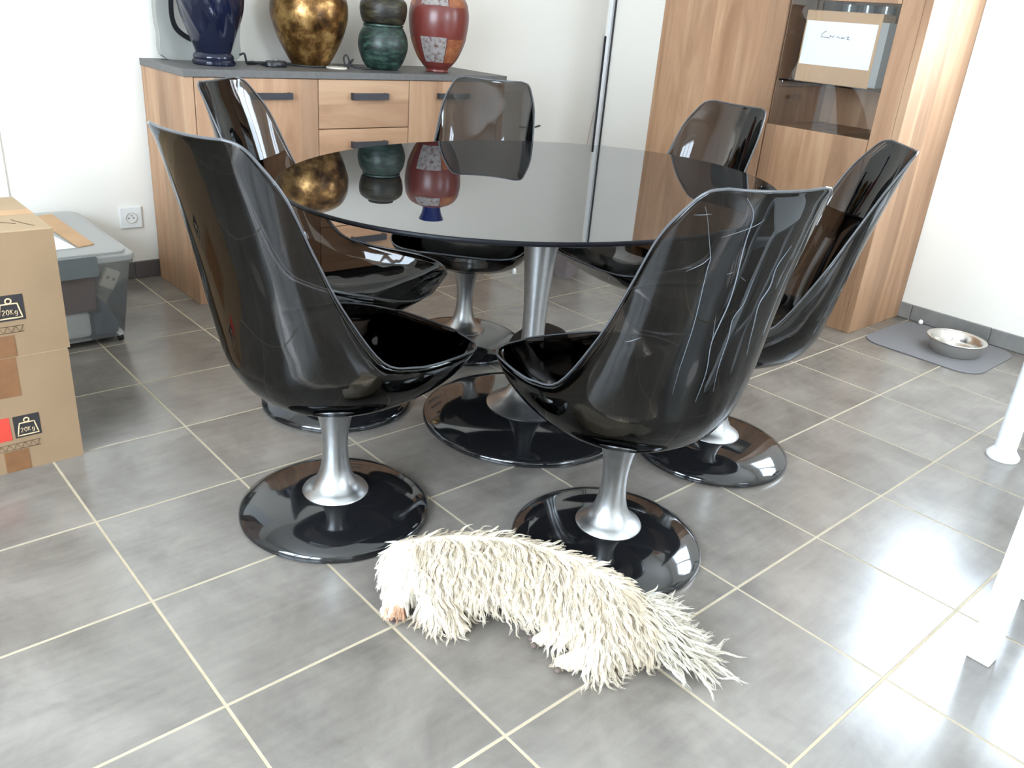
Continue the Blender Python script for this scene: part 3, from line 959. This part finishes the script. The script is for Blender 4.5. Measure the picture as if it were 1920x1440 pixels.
# stack: upper box sits directly on the lower one
upb = carton('upper of two stacked cardboard boxes, with weight print and brown tape', (0.075, 0.318, 0.2905), 0.0, 0.52, 0.34, 0.288, False)
weight_icon(lowb, -0.140, 0.086, 0.056, 0.0)
box('red_print', (-0.205, -0.0008, 0.084), (-0.147, -0.0002, 0.143), 'print_red', lowb)
zigzag(lowb, -0.215, -0.090, 0.058, 0.015, 0.0)
box('tape', (-0.260, -0.0007, 0.193), (-0.112, -0.0001, 0.289), 'packing_tape', lowb)
box('tape', (-0.170, -0.0012, 0.001), (-0.118, -0.0005, 0.055), 'packing_tape', lowb)
weight_icon(upb, -0.142, 0.086, 0.060, 0.0)
zigzag(upb, -0.215, -0.090, 0.058, 0.015, 0.0)
box('tape', (-0.260, -0.0012, 0.001), (-0.112, -0.0006, 0.052), 'packing_tape', upb)
box('tape', (-0.515, 0.145, 0.2882), (-0.003, 0.195, 0.2888), 'cardboard_dark', upb)

for P in ([(-.115, .05, .2885), (-.09, .08, .2885), (-.075, .075, .2885), (-.06, .06, .2885)], [(-.06, .10, .2885), (-.045, .06, .2885), (-.03, .03, .2885)]):
    tube('ink_mark', catmull(P, 4), 0.0012, 'print_ink', upb, 5)

# ------------------------------------------------------------------ storage tub by the wall
tb = thing('storage_tub', 'translucent plastic storage tub with grey clip lid behind the cardboard boxes', 'storage tub', (0.43, 1.01, 0))
TWd, TDp, TH = 0.52, 0.58, 0.30


def tub_shell():
    V, F = [], []
    def ring(ins, z):
        k = len(V)
        for x, y in rrect(-TWd + ins, ins, -ins, TDp - ins, 0.03, 5):
            V.append((x, y, z))
        return k
    n = len(rrect(0, 0, 1, 1, 0.1, 5))
    k0 = ring(0.012, 0.022); k1 = ring(-0.018, TH - 0.028); k2 = ring(-0.026, TH - 0.026); k3 = ring(-0.026, TH - 0.018)
    for a, b in ((k0, k1), (k1, k2), (k2, k3)):
        for q in range(n):
            F.append((a + q, a + (q + 1) % n, b + (q + 1) % n, b + q))
    F.append(tuple(reversed(range(k0, k0 + n))))
    o = mesh('tub_body', V, F, 'tub_plastic', tb, False)
    return o


tub_shell()
prism('lid', rrect(-TWd - 0.030, -0.030, 0.030, TDp + 0.020, 0.035), TH - 0.017, TH + 0.004, 'tub_lid_plastic', tb, 'xy', 0.004)
prism('lid_panel', rrect(-TWd - 0.012, -0.010, 0.010, TDp + 0.002, 0.03), TH + 0.004, TH + 0.012, 'tub_lid_plastic', tb, 'xy', 0.003)
prism('clip', rrect(-0.215, TH - 0.052, -0.092, TH + 0.014, 0.008), -0.046, -0.031, 'latch_grey', tb, 'xz', 0.002)
for wx, wy in ((-0.03, 0.03), (-0.49, 0.03), (-0.03, 0.53), (-0.49, 0.53)):
    o = lathe('wheel', [(0.010, -0.008), (0.011, -0.007), (0.011, 0.007), (0.010, 0.008)], 'rubber_black', tb, 20)
    o.rotation_euler = (0, PI / 2, 0); o.location = (wx, wy, 0.011)


def folded(name, lo, hi, mat, label, cat):
    o = box(name, lo, hi, mat, None, min(0.012, (hi[2] - lo[2]) * 0.3), 3)
    return tag(o, label, cat)


folded('folded_cloth', (0.215, 1.045, 0.108), (0.345, 1.30, 0.255), 'cloth_maroon', 'maroon folded cloth inside the storage tub beside the clip', 'cloth')
folded('white_packet', (0.215, 1.045, 0.025), (0.318, 1.28, 0.107), 'paper_white', 'pale packet at the bottom of the storage tub', 'packet')
o = prism('folded_cloth', [(0.325, 0.026), (0.398, 0.026), (0.402, 0.06), (0.375, 0.12), (0.352, 0.150), (0.350, 0.105), (0.325, 0.10)], 1.045, 1.30, 'cloth_navy', None, 'xz', 0.004)
tag(o, 'blue-grey folded cloth in the right corner of the storage tub', 'cloth')
ps = thing('plug_strip', 'beige two-hole socket strip inside the storage tub near its corner', 'socket strip', (0.392, 1.06, 0.205), 0.0)
ps.rotation_euler = (0, math.radians(28), 0)
box('case', (-0.024, -0.008, -0.030), (0.024, 0.014, 0.034), 'plastic_beige', ps, 0.005, 2)
for hx in (-0.009, 0.010):
    o = lathe('pin_hole', [(0.005, 0), (0.005, 0.0012)], 'socket_hole', ps, 14); o.rotation_euler = (PI / 2, 0, 0); o.location = (hx, -0.0079, 0.006)
tag(prism('cardboard_strip', [(0.318, 1.085), (0.372, 1.100), (0.365, 1.545), (0.300, 1.530)], TH + 0.0125, TH + 0.0155, 'cardboard_dark'), 'brown cardboard strip lying on the storage tub lid', 'cardboard')
tag(prism('paper_sheet', [(0.120, 1.075), (0.312, 1.085), (0.292, 1.25), (0.285, 1.42), (0.130, 1.40)], TH + 0.0125, TH + 0.0140, 'paper_white'), 'white paper sheet on the storage tub lid beside the cardboard strip', 'paper')

# ------------------------------------------------------------------ dog mat and bowl
mt = tag(prism('pet_mat', rrect(2.822, -0.795, 3.262, -0.335, 0.085, 8), 0.0004, 0.0045, 'mat_grey', None, 'xy', 0.0012), 'grey feeding mat with rounded corners on the floor by the right wall', 'mat')
bw = thing('pet_bowl', 'stainless steel dog bowl standing on the grey mat', 'bowl', (3.030, -0.628, 0.0047))
lathe('bowl_body', [(0.088, 0.0), (0.092, 0.002), (0.098, 0.046), (0.106, 0.050), (0.110, 0.053), (0.108, 0.056), (0.100, 0.056), (0.092, 0.050), (0.084, 0.016), (0.070, 0.008), (0.002, 0.007)], 'steel', bw, 64)
tube('rim', [(0.1085 * math.cos(t), 0.1085 * math.sin(t), 0.0545) for t in np.linspace(0, 2 * PI, 49)[:-1]], 0.0030, 'steel', bw, 8, True)
tag(lathe('biscuit', [(0.006, 0), (0.010, 0.004), (0.010, 0.012), (0.005, 0.018), (0.001, 0.019)], 'paper_white', None, 12, center=(3.255, -0.395, 0.0046)), 'tiny white crumb at the back of the grey feeding mat', 'crumb')

# ------------------------------------------------------------------ white stools at the right edge


def stool(label, x0, y0, x1, y1, h, leg_r, flange, square):
    t = thing('stool', label, 'stool', ((x0 + x1) / 2, (y0 + y1) / 2, 0), 0, 'white stools by the window')
    hx, hy = (x1 - x0) / 2, (y1 - y0) / 2
    for sx in (-1, 1):
        for sy in (-1, 1):
            if square:
                lg = box('leg', (sx * hx - leg_r, sy * hy - leg_r, 0.0), (sx * hx + leg_r, sy * hy + leg_r, h - 0.02), 'stool_white', t, 0.004, 2)
            else:
                lg = lathe('leg', [(leg_r, 0.012), (leg_r, h - 0.02)], 'stool_white', t, 24, center=(sx * hx, sy * hy, 0))
                lathe('foot_cap', [(flange * 0.96, 0.0), (flange, 0.004), (flange, 0.010), (leg_r * 1.2, 0.022), (leg_r, 0.03)], 'stool_white', lg, 28, center=(sx * hx, sy * hy, 0))
    prism('seat', rrect(-hx - 0.03, -hy - 0.03, hx + 0.03, hy + 0.03, 0.03), h - 0.02, h, 'stool_white', t, 'xy', 0.004)
    for sy in (-1, 1):
        box('stretcher', (-hx + leg_r, sy * hy - 0.010, 0.13), (hx - leg_r, sy * hy + 0.010, 0.155), 'stool_white', t, 0.003, 1)
    return t


stool('square-legged white stool at the right edge, nearest the camera', 1.222, -1.72, 1.52, -1.428, 0.46, 0.022, 0.03, True)
stool('round-legged white stool with flared foot caps, farther from the camera', 2.215, -1.42, 2.52, -1.110, 0.46, 0.030, 0.046, False)

# ------------------------------------------------------------------ things on the floor beyond the table
o = thing('floor_cushion', 'dark brown rounded cushion on the floor behind the table stem', 'cushion', (1.545, 0.205, 0), 0.5)
cp = smooth_prof([(0.085, 0.002), (0.112, 0.018), (0.118, 0.045), (0.104, 0.075), (0.070, 0.094), (0.02, 0.100)], 6)
lathe('cushion_body', cp, 'cushion_brown', o, 48, twist=lambda th, z, r: r * (1 + 0.05 * math.sin(3 * th + 9 * z) + 0.03 * math.sin(7 * th)), squash=(1.12, 0.9))
tube('seam', [(0.120 * 1.12 * math.cos(t), 0.120 * 0.9 * math.sin(t), 0.045) for t in np.linspace(0, 2 * PI, 49)[:-1]], 0.004, 'cushion_brown', o, 6, True)
tag(mesh('paper_scrap', [(1.72, .32, .0008), (1.765, .315, .001), (1.75, .28, .0008), (1.738, .305, .018), (1.715, .285, .0006)], [(0, 1, 3), (1, 2, 3), (2, 4, 3), (4, 0, 3), (0, 4, 2, 1)], 'paper_white'), 'crumpled pale paper scrap on the floor beside the brown cushion', 'paper')
bn = thing('storage_basket', 'small grey basket on the floor seen under the table by the back wall', 'basket', (2.345, 0.885, 0), 0.35)
V, F = [], []
for ins, z in ((0.02, 0.0), (0.0, 0.135), (-0.004, 0.14), (-0.004, 0.15), (0.008, 0.15), (0.028, 0.012)):
    for x, y in rrect(-0.085 + ins, -0.06 + ins, 0.085 - ins, 0.06 - ins, 0.022, 4):
        V.append((x, y, z))
n = len(V) // 6
for r in range(5):
    for k in range(n):
        F.append((r * n + k, r * n + (k + 1) % n, (r + 1) * n + (k + 1) % n, (r + 1) * n + k))
F.append(tuple(reversed(range(n)))); F.append(tuple(range(5 * n, 6 * n)))
mesh('basket_body', V, F, 'bin_grey', bn)
tube('rim', [(x, y, 0.150) for x, y in rrect(-0.085, -0.06, 0.085, 0.06, 0.022, 4)], 0.004, 'bin_grey', bn, 6, True)
tag(lathe('plug', [(0.008, 0), (0.010, 0.003), (0.009, 0.018), (0.004, 0.026), (0.001, 0.028)], 'plastic_white', None, 14, center=(2.130, 1.005, 0)), 'tiny white plug on the floor just left of the table stem', 'plug')

# ------------------------------------------------------------------ the dog
dog = thing('dog', 'small cream long-haired dog lying curled on the tiles in front of the chairs', 'dog', (0.55, -0.78, 0))
DO = np.array([0.55, -0.78, 0.0])
CHAINS = [
    [((.428, -.630, .090), .058), ((.478, -.684, .086), .080), ((.552, -.762, .088), .084), ((.606, -.862, .085), .082), ((.626, -.955, .080), .077), ((.652, -1.000, .060), .052), ((.680, -1.030, .040), .024), ((.705, -1.062, .026), .014), ((.728, -1.095, .018), .009)],
    [((.428, -.630, .090), .056), ((.404, -.606, .082), .056), ((.380, -.622, .060), .047), ((.356, -.643, .038), .032), ((.341, -.655, .027), .022)],
    [((.455, -.690, .060), .045), ((.428, -.722, .034), .028), ((.414, -.745, .020), .018), ((.430, -.764, .015), .014)],
    [((.445, -.660, .050), .040), ((.402, -.690, .028), .022), ((.394, -.716, .017), .015)],
    [((.600, -.925, .070), .060), ((.562, -.905, .045), .036), ((.538, -.888, .025), .020), ((.519, -.872, .016), .014)],
    [((.612, -.975, .060), .055), ((.575, -.985, .038), .036), ((.545, -.968, .026), .025), ((.511, -.943, .017), .015)],
    [((.395, -.590, .085), .020), ((.372, -.575, .072), .013), ((.355, -.565, .065), .006)],
    [((.424, -.648, .105), .022), ((.414, -.680, .080), .022), ((.406, -.712, .050), .019), ((.402, -.735, .028), .014)],
]
bm = bmesh.new()
for ch in CHAINS:
    for (a, ra), (b, rb) in zip(ch[:-1], ch[1:]):
        A, B = np.array(a), np.array(b)
        n = max(2, int(np.linalg.norm(B - A) / 0.010))
        for q in range(n + 1):
            t = q / n
            p = A + (B - A) * t - DO
            bmesh.ops.create_icosphere(bm, subdivisions=1, radius=ra + (rb - ra) * t, matrix=Matrix.Translation(p))
me = bpy.data.meshes.new('body')
bm.to_mesh(me); bm.free()
body = link('body', me, 'fur_body', dog, True)
md = body.modifiers.new('join', 'REMESH'); md.mode = 'VOXEL'; md.voxel_size = 0.0065; md.use_smooth_shade = True
md = body.modifiers.new('soft', 'SMOOTH'); md.factor = 0.6; md.iterations = 8
bpy.context.view_layer.update()
dg = bpy.context.evaluated_depsgraph_get()
ev = body.evaluated_get(dg)
em = ev.to_mesh()
nv = len(em.vertices); co = np.empty(nv * 3); em.vertices.foreach_get('co', co); co = co.reshape(-1, 3)
em.calc_loop_triangles()
tri = np.empty(len(em.loop_triangles) * 3, int); em.loop_triangles.foreach_get('vertices', tri); tri = tri.reshape(-1, 3)
body_co, body_tri = co.copy(), tri.copy()
ev.to_mesh_clear()
fm = bpy.data.meshes.new('body')
fm.from_pydata([tuple(p) for p in body_co], [], [tuple(t) for t in body_tri])
fm.materials.append(MATS['fur_body']); fm.polygons.foreach_set('use_smooth', [True] * len(fm.polygons)); fm.update()
body.modifiers.clear(); body.data = fm


def grow_fur(n_locks, per, seed):
    r = np.random.default_rng(seed)
    A, B, C_ = body_co[body_tri[:, 0]], body_co[body_tri[:, 1]], body_co[body_tri[:, 2]]
    nr = np.cross(B - A, C_ - A); ar = np.linalg.norm(nr, axis=1); nr /= ar[:, None] + 1e-12
    mid = (A + B + C_) / 3 + DO
    is_tail = (mid[:, 0] - 0.55 * mid[:, 1]) > 1.225
    w = ar * np.clip(nr[:, 2] + 0.85, 0.05, 1.5) * np.where(is_tail, 2.2, 1.0)
    pick = r.choice(len(A), n_locks, p=w / w.sum())
    u, v_ = r.random(n_locks), r.random(n_locks); fl = u + v_ > 1; u[fl], v_[fl] = 1 - u[fl], 1 - v_[fl]
    P = A[pick] + u[:, None] * (B - A)[pick] + v_[:, None] * (C_ - A)[pick]
    Nn = nr[pick]
    Wd = P + DO
    tail = is_tail[pick]
    spine = np.array([c[0] for c in CHAINS[0]])
    d2 = ((Wd[:, None, :2] - spine[None, :, :2]) ** 2).sum(2); k = np.clip(d2.argmin(1), 0, len(spine) - 2)
    along = spine[k + 1] - spine[k]; along[:, 2] *= 0.3
    along /= np.linalg.norm(along, axis=1, keepdims=True)
    head = np.linalg.norm(Wd - np.array([.382, -.618, .06]), axis=1) < 0.078
    muzz = np.array([.341, -.655, .02]) - np.array([.40, -.60, .08]); muzz /= np.linalg.norm(muzz)
    along[head] = muzz
    down = np.array([0, 0, -1.0])
    flow = along * 0.35 + down * 1.0
    flow = flow - Nn * (flow * Nn).sum(1)[:, None] * 0.9
    top = np.clip((Nn[:, 2] - 0.45) / 0.5, 0, 1) * (~head & ~tail)
    side = np.where((Nn[:, 0] * 0.86 + Nn[:, 1] * 0.5 + r.normal(0, 0.30, n_locks) > 0.40)[:, None], np.array([0.80, 0.45, 0]), np.array([-0.86, -0.50, 0.0]))
    flow += side * top[:, None] * 0.8 + along * (top * r.uniform(0.0, 0.7, n_locks))[:, None]
    flow += r.normal(0, 0.20, flow.shape)
    fan = r.normal(0, 0.85, n_locks)
    ax = np.array([0.62, -0.78, 0.0]); pr = np.array([0.78, 0.62, 0.0])
    flow[tail] = ax * 0.9 + pr * fan[tail][:, None] + r.normal(0, 0.12, (tail.sum(), 3))
    flow /= np.linalg.norm(flow, axis=1, keepdims=True) + 1e-9
    Ln = r.uniform(0.044, 0.078, n_locks)
    Ln[head] = r.uniform(0.020, 0.036, head.sum())
    Ln[tail] = r.uniform(0.045, 0.105, tail.sum())
    paw = (np.linalg.norm(Wd - np.array([.525, -.878, .02]), axis=1) < 0.042) | (np.linalg.norm(Wd - np.array([.528, -.955, .02]), axis=1) < 0.045) | (np.linalg.norm(Wd - np.array([.424, -.760, .015]), axis=1) < 0.026)
    low = ((Wd[:, 2] < 0.030) | paw) & ~tail
    Ln[low] *= 0.45
    Ln[paw] = r.uniform(0.010, 0.018, paw.sum())
    ear = (np.linalg.norm(Wd[:, :2] - np.array([.408, -.705]), axis=1) < 0.045) & (Wd[:, 2] > 0.03)
    Ln[ear] = r.uniform(0.045, 0.065, ear.sum())
    far = (Nn[:, 0] * 0.86 + Nn[:, 1] * 0.5 > 0.30) & ~tail
    Ln[far] *= 0.55
    lift = r.uniform(0.06, 0.20, n_locks)
    SEG = 8
    ph, amp = r.uniform(0, 2 * PI, n_locks), r.uniform(0.0022, 0.0058, n_locks)
    wl = r.uniform(0.034, 0.058, n_locks)
    amp[tail] *= 1.7; wl[tail] *= 1.5; amp[head] *= 0.45; amp[low] *= 0.5
    sd = np.cross(Nn, flow); sd /= np.linalg.norm(sd, axis=1, keepdims=True) + 1e-9
    G = np.empty((SEG + 1, n_locks, 3)); D = np.empty_like(G)
    pos = P - Nn * 0.003
    dirv = Nn * lift[:, None] * 2.4 + flow
    dirv /= np.linalg.norm(dirv, axis=1, keepdims=True)
    step = Ln / SEG
    for s in range(SEG + 1):
        t = s / SEG
        wv = np.sin(ph + 2 * PI * Ln * t / wl) * amp * min(1, 1.6 * t)
        wn = np.cos(ph * 1.7 + 2 * PI * Ln * t / wl) * amp * 0.5 * min(1, 1.6 * t)
        G[s] = pos + sd * wv[:, None] + Nn * wn[:, None]
        D[s] = dirv
        dirv = dirv + flow * 0.28 + down * 0.08
        near = pos[:, 2] < 0.012
        dirv[near, 2] = np.maximum(dirv[near, 2], 0.0)
        dirv /= np.linalg.norm(dirv, axis=1, keepdims=True) + 1e-9
        pos = pos + dirv * step[:, None]
    n = n_locks * per
    rep = lambda x: np.repeat(x, per, axis=0)
    ang = r.uniform(0, 2 * PI, n); rad = np.sqrt(r.random(n)) * 0.0066
    tan2 = np.cross(Nn, sd)
    J = rep(sd) * (np.cos(ang) * rad)[:, None] + rep(tan2) * (np.sin(ang) * rad)[:, None]
    lsc = r.uniform(0.78, 1.0, n)
    wid = r.uniform(0.0005, 0.0010, n)
    base = np.array([0.77, 0.68, 0.55]); warm = np.array([0.70, 0.56, 0.40])
    mixw = rep(r.beta(1.2, 3.2, n_locks))[:, None]
    cols = base * (1 - mixw) + warm * mixw
    Pw = rep(Wd)
    hm = rep(head) & (Pw[:, 2] > 0.050)
    cols[hm] = np.array([0.76, 0.70, 0.60])
    stain = np.linalg.norm(Pw - np.array([.345, -.660, .034]), axis=1) < 0.021
    cols[stain] = np.array([0.62, 0.37, 0.24])
    cols[rep(tail)] = np.array([0.76, 0.69, 0.58])
    cols = np.clip(cols * r.uniform(0.93, 1.06, (n, 1)), 0, 0.95)
    NSD = 3
    V = np.empty((SEG + 1, NSD, n, 3))
    for s in range(SEG + 1):
        t = s / SEG
        f_ = t * lsc * SEG
        i_ = np.minimum(f_.astype(int), SEG - 1); q_ = (f_ - i_)[:, None]
        li = np.repeat(np.arange(n_locks), per)
        c = G[i_, li] * (1 - q_) + G[i_ + 1, li] * q_
        dv = D[i_, li]
        c = c + J * (1.0 - 0.66 * t ** 0.8)
        c[:, 2] = np.maximum(c[:, 2], 0.0012 + wid)
        tw = wid * (1.0 - 0.80 * t ** 1.5)
        b1 = rep(sd); b2 = np.cross(dv, b1)
        for q in range(NSD):
            th = 2 * PI * q / NSD
            V[s, q] = c + tw[:, None] * (math.cos(th) * b1 + math.sin(th) * b2)
        V[s, :, :, 2] = np.maximum(V[s, :, :, 2], 0.0008)
    idx = np.arange((SEG + 1) * NSD * n).reshape(SEG + 1, NSD, n)
    Fs = []
    for s in range(SEG):
        for q in range(NSD):
            q2 = (q + 1) % NSD
            Fs.append(np.stack([idx[s, q], idx[s, q2], idx[s + 1, q2], idx[s + 1, q]], 1))
    Fs = np.concatenate(Fs)
    vc = np.broadcast_to(cols[None, None], (SEG + 1, NSD, n, 3)).reshape(-1, 3)
    return V.reshape(-1, 3), Fs, vc


Vf, Ff, Cf = grow_fur(3800, 12, 11)
me = bpy.data.meshes.new('coat_fur')
me.vertices.add(len(Vf)); me.vertices.foreach_set('co', Vf.astype(np.float32).ravel())
me.loops.add(Ff.size); me.loops.foreach_set('vertex_index', Ff.astype(np.int32).ravel())
me.polygons.add(len(Ff)); me.polygons.foreach_set('loop_start', np.arange(0, Ff.size, 4, dtype=np.int32))
me.update(calc_edges=True); me.validate()
ca = me.color_attributes.new('coat', 'FLOAT_COLOR', 'POINT')
ca.data.foreach_set('color', np.c_[Cf, np.ones(len(Cf))].astype(np.float32).ravel())
fur = link('coat_fur', me, 'fur', dog, True)
fur['kind'] = 'stuff'
# nose tip and paw pads
lathe('nose', smooth_prof([(0.001, -0.006), (0.007, -0.004), (0.009, 0.001), (0.006, 0.006), (0.001, 0.007)], 3), 'nose_brown', dog, 16, center=tuple(np.array([.337, -.665, .017]) - DO))
for p in ((.508, -.880, .014), (.516, -.866, .016), (.500, -.952, .012)):
    lathe('paw_pad', smooth_prof([(0.001, -0.005), (0.006, -0.003), (0.007, 0.001), (0.004, 0.005), (0.001, 0.006)], 3), 'paw_pad', dog, 14, center=tuple(np.array(p) - DO))
